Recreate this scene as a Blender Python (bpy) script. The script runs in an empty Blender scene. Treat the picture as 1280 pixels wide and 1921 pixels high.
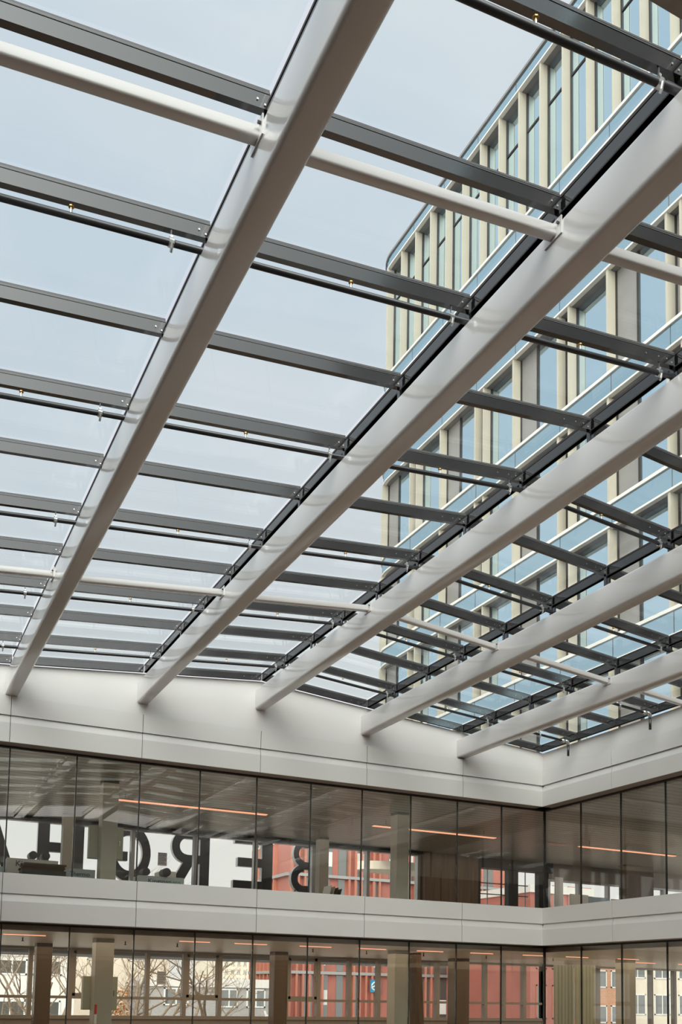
import bpy, math, random
from mathutils import Vector, Matrix
random.seed(7)
S = bpy.context.scene
COL = S.collection
PI = math.pi

# ------------------------------------------------------------------ materials
def new_mat(name):
    m = bpy.data.materials.new(name); m.use_nodes = True
    nt = m.node_tree; nt.nodes.clear()
    out = nt.nodes.new('ShaderNodeOutputMaterial')
    return m, nt, out

def paint(name, col, rough=.5, metal=0., spec=.5, noise=.06, nscale=1.5, bump=0., coat=0., stretch=None):
    m, nt, out = new_mat(name)
    b = nt.nodes.new('ShaderNodeBsdfPrincipled')
    b.inputs['Roughness'].default_value = rough
    b.inputs['Metallic'].default_value = metal
    b.inputs['Specular IOR Level'].default_value = spec
    b.inputs['Coat Weight'].default_value = coat
    b.inputs['Coat Roughness'].default_value = .1; b.inputs['Coat IOR'].default_value = 1.6
    tc = nt.nodes.new('ShaderNodeTexCoord')
    n = nt.nodes.new('ShaderNodeTexNoise'); n.inputs['Scale'].default_value = nscale
    n.inputs['Detail'].default_value = 4
    if stretch:
        mp = nt.nodes.new('ShaderNodeMapping'); mp.inputs['Scale'].default_value = stretch
        nt.links.new(tc.outputs['Object'], mp.inputs['Vector']); nt.links.new(mp.outputs[0], n.inputs['Vector'])
    else:
        nt.links.new(tc.outputs['Object'], n.inputs['Vector'])
    r = nt.nodes.new('ShaderNodeValToRGB')
    r.color_ramp.elements[0].position = .3; r.color_ramp.elements[1].position = .7
    r.color_ramp.elements[0].color = tuple(c * (1 - noise) for c in col) + (1,)
    r.color_ramp.elements[1].color = tuple(min(1, c * (1 + noise)) for c in col) + (1,)
    nt.links.new(n.outputs['Fac'], r.inputs['Fac'])
    nt.links.new(r.outputs['Color'], b.inputs['Base Color'])
    if bump:
        bp = nt.nodes.new('ShaderNodeBump'); bp.inputs['Strength'].default_value = bump
        nt.links.new(n.outputs['Fac'], bp.inputs['Height']); nt.links.new(bp.outputs[0], b.inputs['Normal'])
    nt.links.new(b.outputs[0], out.inputs['Surface'])
    return m

def emit(name, col, st):
    m, nt, out = new_mat(name)
    e = nt.nodes.new('ShaderNodeEmission'); e.inputs[0].default_value = col + (1,); e.inputs[1].default_value = st
    nt.links.new(e.outputs[0], out.inputs['Surface'])
    return m

def glass(name, tint, ior=1.45, refl=(1, 1, 1), rough=0.0, gain=1.0):
    m, nt, out = new_mat(name)
    t = nt.nodes.new('ShaderNodeBsdfTransparent'); t.inputs[0].default_value = tint + (1,)
    g = nt.nodes.new('ShaderNodeBsdfGlossy'); g.inputs['Color'].default_value = refl + (1,)
    g.inputs['Roughness'].default_value = rough
    r0 = ((ior - 1) / (ior + 1)) ** 2
    f = nt.nodes.new('ShaderNodeLayerWeight'); f.inputs[0].default_value = .5
    p5 = nt.nodes.new('ShaderNodeMath'); p5.operation = 'POWER'; p5.inputs[1].default_value = 5
    k = nt.nodes.new('ShaderNodeMath'); k.operation = 'MULTIPLY_ADD'; k.inputs[1].default_value = 1 - r0; k.inputs[2].default_value = r0
    k.use_clamp = True
    nt.links.new(f.outputs['Facing'], p5.inputs[0])
    x = nt.nodes.new('ShaderNodeMixShader')
    nt.links.new(p5.outputs[0], k.inputs[0]); nt.links.new(k.outputs[0], x.inputs[0])
    nt.links.new(t.outputs[0], x.inputs[1]); nt.links.new(g.outputs[0], x.inputs[2])
    nt.links.new(x.outputs[0], out.inputs['Surface'])
    return m

def mirror_glass(name, dark, tint, base=.45):
    """opaque coated glass of the office tower: dark body, tinted mirror"""
    m, nt, out = new_mat(name)
    d = nt.nodes.new('ShaderNodeBsdfDiffuse'); d.inputs[0].default_value = dark + (1,)
    g = nt.nodes.new('ShaderNodeBsdfGlossy'); g.inputs['Color'].default_value = tint + (1,)
    g.inputs['Roughness'].default_value = .02
    x = nt.nodes.new('ShaderNodeMixShader'); x.inputs[0].default_value = base
    nt.links.new(d.outputs[0], x.inputs[1]); nt.links.new(g.outputs[0], x.inputs[2])
    nt.links.new(x.outputs[0], out.inputs['Surface'])
    return m

def slats(name, col, gap, period, axis, rough=.35):
    m, nt, out = new_mat(name)
    b = nt.nodes.new('ShaderNodeBsdfPrincipled'); b.inputs['Roughness'].default_value = rough
    b.inputs['Metallic'].default_value = .25
    tc = nt.nodes.new('ShaderNodeTexCoord'); sp = nt.nodes.new('ShaderNodeSeparateXYZ')
    nt.links.new(tc.outputs['Object'], sp.inputs[0])
    mo = nt.nodes.new('ShaderNodeMath'); mo.operation = 'MODULO'; mo.inputs[1].default_value = period
    ad = nt.nodes.new('ShaderNodeMath'); ad.operation = 'ADD'; ad.inputs[1].default_value = 1000 * period
    nt.links.new(sp.outputs[axis], ad.inputs[0]); nt.links.new(ad.outputs[0], mo.inputs[0])
    lt = nt.nodes.new('ShaderNodeMath'); lt.operation = 'LESS_THAN'; lt.inputs[1].default_value = period * .16
    nt.links.new(mo.outputs[0], lt.inputs[0])
    mx = nt.nodes.new('ShaderNodeMix'); mx.data_type = 'RGBA'
    mx.inputs['A'].default_value = col + (1,); mx.inputs['B'].default_value = gap + (1,)
    nt.links.new(lt.outputs[0], mx.inputs['Factor']); nt.links.new(mx.outputs['Result'], b.inputs['Base Color'])
    nt.links.new(b.outputs[0], out.inputs['Surface'])
    return m

def bricks(name, c1, c2, mortar, scale=3.):
    m, nt, out = new_mat(name)
    b = nt.nodes.new('ShaderNodeBsdfPrincipled'); b.inputs['Roughness'].default_value = .85
    tc = nt.nodes.new('ShaderNodeTexCoord'); mp = nt.nodes.new('ShaderNodeMapping')
    mp.inputs['Rotation'].default_value = (PI / 2, 0, 0)
    t = nt.nodes.new('ShaderNodeTexBrick'); t.inputs['Scale'].default_value = scale
    t.inputs['Color1'].default_value = c1 + (1,); t.inputs['Color2'].default_value = c2 + (1,)
    t.inputs['Mortar'].default_value = mortar + (1,)
    nt.links.new(tc.outputs['Object'], mp.inputs[0]); nt.links.new(mp.outputs[0], t.inputs['Vector'])
    nt.links.new(t.outputs['Color'], b.inputs['Base Color']); nt.links.new(b.outputs[0], out.inputs['Surface'])
    return m

M = {
 'beam':   paint('warm_white_steel_paint', (.56, .535, .52), .30, coat=1., noise=.03, nscale=.8),
 'clad':   paint('white_cladding', (.66, .645, .615), .33, noise=.02, nscale=.5, coat=.15),
 'plaster': paint('white_plaster', (.69, .67, .645), .45, noise=.02, nscale=.6, coat=.1),
 'soffit': paint('taupe_and_soffit_shade', (.36, .32, .29), .6, noise=.04),  # plain taupe; on the courtyard soffits it paints shade onto white
 'joint':  paint('dark_joint', (.02, .018, .016), .6),
 'black':  paint('black_anodised', (.010, .010, .011), .10, spec=1., noise=.2, nscale=3, stretch=(.4, 6, 30)),
 'gasket': paint('grey_gasket', (.09, .09, .09), .4),
 'steel':  paint('galvanised_steel', (.62, .62, .60), .25, metal=.9, noise=.15, nscale=20),
 'brass':  paint('brass_nozzle', (.45, .27, .1), .3, metal=.9),
 'pipe':   paint('black_pipe_enamel', (.018, .018, .02), .3, spec=.6),
 'fin':    paint('cream_anodised', (.46, .425, .34), .45, noise=.04, nscale=.7),
 'trimw':  paint('pale_sill_metal', (.74, .71, .64), .35, noise=.03),
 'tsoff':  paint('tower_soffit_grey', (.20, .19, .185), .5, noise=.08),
 'tpanel': paint('tower_grey_panel', (.24, .23, .215), .5, noise=.12, nscale=.8),
 'tglass': mirror_glass('tower_window_glass', (.05, .07, .09), (.68, .86, .95), .88),
 'tspan':  mirror_glass('tower_spandrel_glass', (.08, .12, .14), (.58, .77, .86), .80),
 'roofglass': glass('roof_glass', (.95, .983, .98), 1.2),
 'wallglass': glass('facade_glass', (.93, .935, .90), 1.5),
 'winglass': glass('window_glass', (.95, .96, .96), 1.25),
 'conc':   paint('column_paint', (.46, .44, .38), .4, noise=.06),
 'brown':  paint('brown_column', (.13, .092, .062), .4, noise=.1, nscale=2, stretch=(3, 3, .4)),
 'wood':   paint('dark_veneer', (.16, .10, .06), .45, noise=.25, nscale=2, stretch=(5, 5, .4)),
 'frame':  paint('taupe_window_frame', (.36, .32, .28), .45, noise=.05),
 'framel': paint('aluminium_frame', (.42, .42, .42), .35, metal=.5),
 'dark':   paint('near_black', (.02, .018, .016), .5),
 'floor':  paint('warm_screed', (.62, .45, .345), .5, noise=.08, nscale=.6),
 'carpet': paint('office_floor', (.34, .30, .27), .7, noise=.1, nscale=1),
 'slab':   paint('slab', (.45, .43, .40), .8),
 'roofing': paint('roof_membrane', (.30, .30, .30), .9),
 'ceilu':  slats('upper_metal_ceiling', (.46, .43, .36), (.16, .14, .11), .30, 1),
 'ceill':  slats('lower_metal_ceiling', (.74, .68, .60), (.36, .31, .26), .30, 1),
 'led':    emit('warm_led', (1., .42, .26), 1.35),
 'cab':    paint('greenish_cabinet', (.50, .52, .42), .5),
 'carton': paint('pale_carton', (.84, .85, .86), .7),
 'cartonb': paint('bluish_carton', (.62, .74, .78), .7),
 'ink':    paint('navy_print', (.03, .06, .14), .6),
 'inkg':   paint('green_print', (.12, .33, .12), .6),
 'plank':  paint('dark_plank', (.10, .07, .05), .6, noise=.3, nscale=6, stretch=(.5, 8, 8)),
 'paper':  paint('grey_paper', (.74, .76, .82), .7),
 'letter': paint('charcoal_letter_face', (.085, .085, .10), .5),
 'letters': paint('pale_letter_return', (.72, .72, .72), .4),
 'wwall':  paint('outside_white_render', (.80, .77, .73), .8, noise=.03),
 'cwall':  paint('outside_cream_render', (.78, .70, .58), .8, noise=.04),
 'owin':   mirror_glass('outside_window', (.12, .12, .11), (.7, .75, .78), .25),
 'gbrick': bricks('grey_brick', (.36, .34, .33), (.42, .40, .39), (.5, .48, .47), 2.5),
 'obrick': bricks('orange_brick', (.55, .24, .13), (.62, .30, .17), (.6, .5, .4), 2.),
 'red':    paint('red_facade', (.43, .155, .12), .5, noise=.1, nscale=.6),
 'redfin': paint('orange_red_fin', (.50, .195, .135), .45, noise=.08),
 'bark':   paint('bark', (.33, .25, .18), .9, noise=.3, nscale=8),
 'leaf':   paint('autumn_leaf', (.52, .26, .10), .7, noise=.4, nscale=3),
 'ground': paint('outside_paving', (.40, .38, .35), .9, noise=.1),
 'blue':   paint('blue_sign', (.02, .30, .52), .4),
 'white':  paint('plain_white', (.82, .82, .80), .5),
 'redp':   paint('signal_red', (.60, .05, .03), .4),
 'curtain': paint('pale_green_curtain', (.44, .47, .41), .7, noise=.12, nscale=1, stretch=(6, 6, .1)),
 'paleblue': paint('pale_blue_panel', (.42, .55, .66), .5),
}

# ------------------------------------------------------------------ mesh tools
class MB:
    def __init__(s): s.v = []; s.f = []; s.mi = []
    def add(s, vs, fs, mi=0):
        o = len(s.v); s.v += [tuple(v) for v in vs]
        s.f += [tuple(i + o for i in f) for f in fs]; s.mi += [mi] * len(fs); return s
    def box(s, x0, x1, y0, y1, z0, z1, mi=0):
        if x0 > x1: x0, x1 = x1, x0
        if y0 > y1: y0, y1 = y1, y0
        if z0 > z1: z0, z1 = z1, z0
        return s.add([(x0,y0,z0),(x1,y0,z0),(x1,y1,z0),(x0,y1,z0),(x0,y0,z1),(x1,y0,z1),(x1,y1,z1),(x0,y1,z1)],
              [(0,3,2,1),(4,5,6,7),(0,1,5,4),(1,2,6,5),(2,3,7,6),(3,0,4,7)], mi)
    def prism(s, poly, a, b, axis, mi=0):
        """poly of 2-D points extruded along axis from a to b.  axis x: (y,z), y: (x,z), z: (x,y)"""
        def p(q, t):
            return (t, q[0], q[1]) if axis == 'x' else (q[0], t, q[1]) if axis == 'y' else (q[0], q[1], t)
        n = len(poly)
        vs = [p(q, a) for q in poly] + [p(q, b) for q in poly]
        fs = [tuple(range(n - 1, -1, -1)), tuple(range(n, 2 * n))]
        fs += [(i, (i + 1) % n, n + (i + 1) % n, n + i) for i in range(n)]
        return s.add(vs, fs, mi)
    def sheared(s, x0, x1, z0, z1, y0, y1, h, mi=0):
        """bar from x0 to x1 whose bottom runs from z0 to z1, height h, vertical ends"""
        return s.prism([(x0, z0), (x1, z1), (x1, z1 + h), (x0, z0 + h)], y0, y1, 'y', mi)
    def tube(s, pts, r, n=10, mi=0, rs=None):
        pts = [Vector(p) for p in pts]; rings = []
        for i, p in enumerate(pts):
            d = (pts[min(i + 1, len(pts) - 1)] - pts[max(i - 1, 0)]).normalized()
            u = d.orthogonal().normalized() if abs(d.z) > .99 else d.cross(Vector((0, 0, 1))).normalized()
            w = d.cross(u); rr = rs[i] if rs else r
            rings.append([p + u * rr * math.cos(2 * PI * k / n) + w * rr * math.sin(2 * PI * k / n) for k in range(n)])
        vs = [v for ring in rings for v in ring]; fs = []
        for i in range(len(pts) - 1):
            for k in range(n):
                fs.append((i * n + k, i * n + (k + 1) % n, (i + 1) * n + (k + 1) % n, (i + 1) * n + k))
        fs.append(tuple(range(n - 1, -1, -1))); fs.append(tuple((len(pts) - 1) * n + k for k in range(n)))
        return s.add(vs, fs, mi)
    def build(s, name, mat, parent=None, loc=(0, 0, 0), smooth=False, bevel=0.):
        me = bpy.data.meshes.new(name)
        me.from_pydata(s.v, [], s.f)
        for mm in (mat if isinstance(mat, (list, tuple)) else [mat]): me.materials.append(mm)
        for p, i in zip(me.polygons, s.mi): p.material_index = i
        if smooth:
            for p in me.polygons: p.use_smooth = True
        import bmesh
        bm = bmesh.new(); bm.from_mesh(me); bmesh.ops.recalc_face_normals(bm, faces=bm.faces)
        bm.to_mesh(me); bm.free()
        o = bpy.data.objects.new(name, me); COL.objects.link(o); o.location = loc
        if parent: o.parent = parent
        if bevel:
            b = o.modifiers.new('bevel', 'BEVEL'); b.width = bevel; b.segments = 2; b.limit_method = 'ANGLE'
        return o

def tag(o, label, cat, group=None, kind=None):
    o['label'] = label; o['category'] = cat
    if group: o['group'] = group
    if kind: o['kind'] = kind
    return o
def empty(name, loc, label, cat, group=None, kind=None):
    o = bpy.data.objects.new(name, None); COL.objects.link(o); o.location = loc; o.empty_display_size = .1
    return tag(o, label, cat, group, kind)
def structure(o, label, cat): return tag(o, label, cat, None, 'structure')
def copy_of(o, name, parent=None, loc=None):
    c = o.copy(); COL.objects.link(c); c.name = name
    if parent: c.parent = parent
    if loc is not None: c.location = loc
    return c

ORD = ['zeroth', 'first', 'second', 'third', 'fourth', 'fifth', 'sixth', 'seventh', 'eighth', 'ninth', 'tenth',
       'eleventh', 'twelfth', 'thirteenth', 'fourteenth', 'fifteenth']

# ------------------------------------------------------------------ measures (metres)
SP = 2.6937                                  # beam spacing
XB = [-13.2074, -10.5137, -7.8200, -5.1263, -2.4326]
BW, BH = .256, .475                          # beam section
XR = XB[2]                                   # ridge beam
XL, XRT = -15.64, 0.0                        # side walls
YN = -19.5                                   # near wall
def hb(x):                                   # underside of a beam standing at x
    return 5.052 - (.0925 * (XR - x) if x < XR else .0857 * (x - XR))
RO = .672                                    # rafter underside above beam underside
RH, RW = .145, .065
def yk(k): return .03 - 1.403 * k
NROW = 12
BAYX = [XL + .02] + XB + [XRT]
def bay_name(i):
    if i == 0: return 'left of the first white beam'
    if i == 5: return 'right of the fifth white beam'
    return 'between %s and %s white beams' % (ORD[i], ORD[i + 1])

# ------------------------------------------------------------------ white roof beams
def rounded_rect(w, h, r, n=4):
    pts = []
    for cx, cz, a0 in ((w/2 - r, h - r, 0), (-w/2 + r, h - r, 90), (-w/2 + r, r, 180), (w/2 - r, r, 270)):
        for k in range(n + 1):
            a = math.radians(a0 + 90 * k / n); pts.append((cx + r * math.cos(a), cz + r * math.sin(a)))
    return pts
beam_mesh = None
for i, x in enumerate(XB):
    e = empty('roof_beam', (x, .1, hb(x)), '%s white painted steel roof beam counted from the left%s' % (
        ORD[i + 1], ', under the ridge' if i == 2 else ''), 'beam', 'white roof beams')
    b = MB(); b.prism(rounded_rect(BW, BH, .045), 0.0, YN - .25, 'y')
    body = b.build('beam_body', M['beam'], e, smooth=True)
    for p in body.data.polygons:
        if abs(p.normal.y) > .9: p.use_smooth = False
    m = body.modifiers.new('sharp', 'EDGE_SPLIT'); m.split_angle = math.radians(50)
    # little black posts that carry the glazing bars
    for k in range(1, NROW + 1):
        q = MB()
        q.box(-.045, -.02, -.03, .03, BH - .005, RO + .01); q.box(.025, .05, -.03, .03, BH - .005, RO + .01)
        q.box(-.06, .065, -.05, .05, BH - .004, BH + .012)
        q.build('support_post', M['black'], e, loc=(0, yk(k) - .1, 0))

# ------------------------------------------------------------------ black rafters, bearers, glass
def bolt_at(e, loc, mat):
    m = MB(); m.tube([(0, -RW / 2 - .008, 0), (0, -RW / 2 + .01, 0)], .0085, 8)
    return m.build('bolt_head', mat, e, loc=loc)
for i in range(6):
    x0, x1 = BAYX[i], BAYX[i + 1]
    a0 = x0 + (.03 if i else 0); a1 = x1 - .03
    mk = MB(); mk.sheared(0, a1 - a0, 0, hb(a1) - hb(a0), -RW / 2, RW / 2, RH)
    gk = MB(); gk.sheared(0, a1 - a0, RH, RH + hb(a1) - hb(a0), -RW / 2 + .012, RW / 2 - .012, .03)
    gk.sheared(0, a1 - a0, RH * .86, RH * .86 + hb(a1) - hb(a0), -RW / 2 - .004, -RW / 2 + .01, .008)
    sl = (hb(a1) - hb(a0)) / (a1 - a0)
    bp = [((a1 - a0) - dx, 0, sl * ((a1 - a0) - dx) + dz) for dx, dz in (((.42, .06), (.24, .06), (.12, .06), (.05, .03)) if i > 1 else ((.10, .06), (.04, .03)))]
    protos = None
    for k in range(NROW + 1):
        e = empty('roof_rafter', (a0, yk(k), hb(a0) + RO), 'black glazing rafter %s, %s from the far wall' % (bay_name(i), ORD[k + 1]),
                  'rafter', 'black rafters under the glass roof')
        if protos is None:
            protos = [mk.build('rafter_body', M['black'], e), gk.build('gasket', M['gasket'], e), bolt_at(e, bp[0], M['steel'])]
        else:
            for q in protos: copy_of(q, q.name.split('.')[0], e)
        for bq in bp[1:]: copy_of(protos[2], 'bolt_head', e, bq)
    # panes
    gx0, gx1 = x0 + .04, x1 - .04
    pm = MB(); d = hb(gx1) - hb(gx0)
    pm.prism([(0, 0), (gx1 - gx0, d), (gx1 - gx0, d + .024), (0, .024)], .025, 1.403 - .025, 'y')
    po = None
    for k in range(NROW + 1):
        loc = (gx0, yk(k + 1), hb(gx0) + RO + RH + .032)
        if po is None: o = po = pm.build('glass_pane', M['roofglass'], loc=loc)
        else: o = copy_of(po, 'glass_pane', loc=loc)
        tag(o, 'clear roof glass pane %s, %s row from far wall' % (bay_name(i), ORD[k + 1]), 'glass pane', 'glass panes of the roof')
for i, x in enumerate(BAYX):
    nm = {0: 'black glazing bearer along the left wall of the roof', 6: 'black glazing bearer along the right wall upstand'}.get(
        i, 'black glazing bearer running above the %s white beam from the left' % ORD[min(i, 5)])
    e = empty('roof_bearer', (x + (.02 if 0 < i < 6 else 0), 0, hb(x) + RO), nm, 'bearer', 'black bearers along the beams')
    b = MB(); b.box(-.025, .025, .05, YN - .2, .0, RH); b.build('bearer_body', M['black'], e)
    g = MB(); g.box(-.030, .036, .05, YN - .2, RH, RH + .028); g.box(-.030, .036, .05, YN - .2, .0, .014)
    g.build('gasket', M['joint'], e)

# white struts between the beams
n = 0
for yy, row in ((-5.43, 'far'), (-14.06, 'near')):
    for i in range(6):
        x0, x1 = BAYX[i], BAYX[i + 1]
        a0 = x0 + (BW / 2 if i else 0); a1 = x1 - (BW / 2 if i < 5 else 0) + (.1 if i == 5 else 0)
        z0, z1 = hb(x0) + .40, hb(x1) + .40
        e = empty('roof_strut', (a0, yy, z0), '%s white square strut %s' % ({'far': 'distant', 'near': 'near'}[row], bay_name(i)), 'strut',
                  'white struts between the beams')
        s_ = .052; r = .02
        prof = [(p[0], p[1] - s_) for p in rounded_rect(2 * s_, 2 * s_, r, 3)]
        L = a1 - a0; m = MB()
        vs = [(0.012, p[0], p[1]) for p in prof] + [(L - .012, p[0], p[1] + z1 - z0) for p in prof]; nn = len(prof)
        m.add(vs, [tuple(range(nn)), tuple(range(2 * nn - 1, nn - 1, -1))] + [(j, (j + 1) % nn, nn + (j + 1) % nn, nn + j) for j in range(nn)])
        t = m.build('strut_tube', M['beam'], e, smooth=True)
        md = t.modifiers.new('sharp', 'EDGE_SPLIT'); md.split_angle = math.radians(50)
        for xx, zz, sg in ((0, 0, 1), (L, z1 - z0, -1)):
            p = MB(); p.box(xx, xx + sg * .012, -.115, .115, zz - .075, zz + .085)
            po = p.build('end_plate', M['beam'], e)
            for sy in (-1, 1):
                q = MB(); q.tube([(xx, sy * .085, zz + .03), (xx + sg * .035, sy * .085, zz + .03)], .013, 6)
                q.build('bolt_head', M['gasket'], po)

# sprinkler pipes under every second rafter
for k in range(1, NROW + 1, 2):
    zoff = BH + .075; y = yk(k) - .02
    e = empty('sprinkler_pipe', (XR, y, hb(XR) + zoff), 'thin black sprinkler pipe under the %s rafter line from the far wall' % ORD[k + 1],
              'pipe', 'sprinkler pipes under the roof')
    def P(x, dz=0): return (x - XR, 0, hb(x) - hb(XR) + dz)
    t = MB(); t.tube([P(XL + .05), P(XR - .05), P(XR + .05), P(-.42)], .03, 12)
    t.build('pipe_run', M['pipe'], e, smooth=True)
    el = MB(); q = Vector(P(-.42))
    el.tube([q + Vector((-.06, 0, .005)), q + Vector((.04, 0, -.004))], .045, 12)
    el.tube([q + Vector((.03, 0, 0)), q + Vector((.10, 0, .0)), q + Vector((.135, 0, -.03)), q + Vector((.14, 0, -.09))], .043, 12)
    el.build('elbow_fitting', M['steel'], e, smooth=True)
    dr = MB(); dr.tube([q + Vector((.14, 0, -.08)), q + Vector((.14, 0, -.36))], .03, 12)
    dr.build('drop_pipe', M['pipe'], e, smooth=True)
    for i in range(6):
        xc = BAYX[i + 1] - (.25 if i != 0 else .37) if i < 5 else -1.15
        c = Vector(P(xc)); m = MB()
        m.tube([c + Vector((-.022, 0, 0)), c + Vector((.022, 0, 0))], .040, 12)
        m.tube([c + Vector((0, -.045, -.03)), c + Vector((0, -.03, -.075)), c + Vector((0, -.01, -.095))], .012, 6)
        m.tube([c + Vector((0, .035, .05)), c + Vector((0, -.02, .05))], .014, 6)
        pc = m.build('pipe_clamp', M['steel'], e)
        m = MB(); m.box(c.x - .006, c.x + .006, -.006, .006, c.z + .03, c.z + RO - zoff + .02); m.build('hanger_rod', M['gasket'], pc)
        xh = (BAYX[i] + BAYX[i + 1]) / 2
        c = Vector(P(xh)); m = MB()
        m.tube([c + Vector((0, 0, .02)), c + Vector((0, 0, .06))], .012, 8)
        hd = m.build('sprinkler_head', M['steel'], e)
        m = MB(); m.tube([c + Vector((0, 0, .055)), c + Vector((0, 0, .075)), c + Vector((0, 0, .078)), c + Vector((0, 0, .088))], .01, 8, rs=[.010, .012, .024, .024])
        m.build('nozzle', M['brass'], hd)

# ------------------------------------------------------------------ courtyard walls
def gable_pts():
    t = .664
    return [(XL - .4, 4.45), (.4, 4.45), (.4, hb(.1) + t), (.1, hb(.1) + t), (XR, hb(XR) + t), (XL, hb(XL) + t), (XL - .4, hb(XL) + t)]
for nm, y0, y1, lb in (('wall_north', .1, .45, 'white gabled upstand wall under the far edge of the glass roof'),
                       ('wall_south', YN - .1, YN - .45, 'white gabled upstand wall above the photographer')):
    b = MB(); b.prism(gable_pts(), y0, y1, 'y')
    structure(b.build(nm, M['plaster']), lb, 'wall')
b = MB(); b.box(.1, .45, YN - .1, .099, 4.45, hb(.1) + .664)
structure(b.build('wall_east', M['plaster']), 'white upstand wall along the right edge of the glass roof', 'wall')
b = MB(); b.box(XL - .1, XL - .45, YN - .1, .099, 4.45, hb(XL) + .664)
structure(b.build('wall_west', M['plaster']), 'white upstand wall along the left edge of the glass roof', 'wall')

# cladding bands: profile as (depth into the wall, z)
UP = [(.0, 3.60), (.0, 3.995), (.03, 4.125), (.03, 4.151), (.0, 4.151), (.0, 4.548), (.34, 4.548), (.34, 3.60)]
MID = [(.0, .0), (.0, .395), (.03, .53), (.03, .555), (.0, .555), (.0, .960), (.34, .960), (.34, .0)]
JX = [XB[0] - SP] + XB + [0.]
JY = [0., -2.618] + [-2.618 - SP * j for j in range(1, 7)] + [YN]
def band(name, prof, dz, side, label):
    prof = [(d, z + dz) for d, z in prof]; e = None; m = MB(); g = .006
    back = [(.012 if d == 0 else d + .012 if d < .1 else d, z + (.004 if j in (0, 7) else 0)) for j, (d, z) in enumerate(prof)]
    if side in 'NS':
        js = [XL - .0] + [x for x in JX if x > XL + .3]
        for a, c in zip(js[:-1], js[1:]):
            pp = [((0 + d) if side == 'N' else (YN - d), z) for d, z in prof]
            m.prism(pp, a + g, (c - g) if c < -.01 else .34, 'x')
        bb = [(d if side == 'N' else YN - d, z) for d, z in back]; m.prism(bb, XL, .3, 'x', 1)
    else:
        for a, c in zip(JY[:-1], JY[1:]):
            pp = [(0 + d if side == 'E' else XL - d, z) for d, z in prof]
            m.prism(pp, a - (g if a < -.01 else 0), c + g, 'y')
        bb = [(d if side == 'E' else XL - d, z) for d, z in back]; m.prism(bb, 0, YN, 'y', 1)
    structure(m.build(name, [M['clad'], M['joint']]), label, 'cladding')
band('trim_1', UP, 0, 'N', 'white panel band above the upper glazing on the far wall')
band('trim_2', MID, 0, 'N', 'white panel band below the upper glazing on the far wall')
band('trim_3', UP, 0, 'E', 'white panel band above the upper glazing on the right wall')
band('trim_4', MID, 0, 'E', 'white panel band below the upper glazing on the right wall')
band('trim_5', UP, 0, 'S', 'white panel band over the upper glazing of the near wall')
band('trim_6', MID, 0, 'S', 'white panel band right above the photographer')
band('trim_7', UP, 0, 'W', 'white panel band over the upper glazing of the left wall')
band('trim_8', MID, 0, 'W', 'white panel band below the upper glazing of the left wall')
for j, sd in enumerate('NEW'):
    band('trim_%d' % (9 + j), MID, -3.6, sd, 'white panel band one storey down on the %s wall' % {'N': 'far', 'E': 'right', 'W': 'left'}[sd])

# courtyard glazing
GA = .36
jA = [0.325 - 1.3470 * k for k in range(13)]
jB = [0.36 - 1.448 * k for k in range(15)]
def glazing(name, z0, z1, side, label):
    e = empty(name, (0, 0, z0), label, 'glass wall', None, 'structure'); h = z1 - z0
    js = jA if side == 'N' else jB
    for a, c in zip(js[:-1], js[1:]):
        m = MB()
        if side == 'N': m.box(c + .014, a - .014, GA - .012, GA + .012, .0, h - .02)
        else: m.box(GA - .012, GA + .012, c + .014, a - .014, .0, h - .02)
        m.build('pane', M['wallglass'], e)
    m = MB()
    for a in js:
        if side == 'N': m.box(a - .012, a + .012, GA - .02, GA + .02, 0, h)
        else: m.box(GA - .02, GA + .02, a - .012, a + .012, 0, h)
    if side == 'N': m.box(js[-1], js[0], GA - .04, GA + .04, h - .045, h + .02)
    else: m.box(GA - .04, GA + .04, js[-1], js[0], h - .045, h + .02)
    m.build('window_frame', M['joint'], e)
glazing('window_1', .93, 3.60, 'N', 'frameless upper glass wall on the far side of the courtyard')
glazing('window_2', -2.64, 0., 'N', 'frameless lower glass wall on the far side of the courtyard')
glazing('window_3', .93, 3.60, 'E', 'frameless upper glass wall on the right side of the courtyard')
glazing('window_4', -2.64, 0., 'E', 'frameless lower glass wall on the right side of the courtyard')
# white soffit strips between cladding and glass, their shade painted as taupe
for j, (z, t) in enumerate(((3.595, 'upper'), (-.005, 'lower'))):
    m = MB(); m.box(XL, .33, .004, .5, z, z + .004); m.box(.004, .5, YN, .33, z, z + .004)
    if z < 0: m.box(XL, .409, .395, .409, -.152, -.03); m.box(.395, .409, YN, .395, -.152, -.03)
    structure(m.build('trim_%d' % (20 + j), M['soffit']), 'white soffit strip toned taupe for shade over the %s glass walls' % t, 'soffit')

# ------------------------------------------------------------------ storeys behind the glass (L shape)
YF, XE = 8.7, 14.0
def Lslab(m, z0, z1, mi=0, e=.34):
    m.box(-19, XE, e, YF + .2, z0, z1, mi); m.box(e, XE, YN - 6, e, z0, z1, mi)
    m.box(-19, .34, YN - .34, YN - 6, z0, z1, mi); m.box(-19, XL - .34, YN - .34, .34, z0, z1, mi)
m = MB(); Lslab(m, 3.70, 4.6); structure(m.build('roof', M['roofing']), 'flat roof slab around the glass roof', 'roof')
m = MB(); Lslab(m, 3.56, 3.68, e=.41); structure(m.build('ceiling_upper', M['ceilu']), 'dark slatted metal ceiling of the upper storey', 'ceiling')
m = MB(); Lslab(m, .0, .60); structure(m.build('floor_upper', M['carpet']), 'floor slab of the upper storey', 'floor')
m = MB(); Lslab(m, -.15, -.03, e=.41); structure(m.build('ceiling_lower', M['ceill']), 'pale slatted metal ceiling of the lower storey', 'ceiling')
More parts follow.
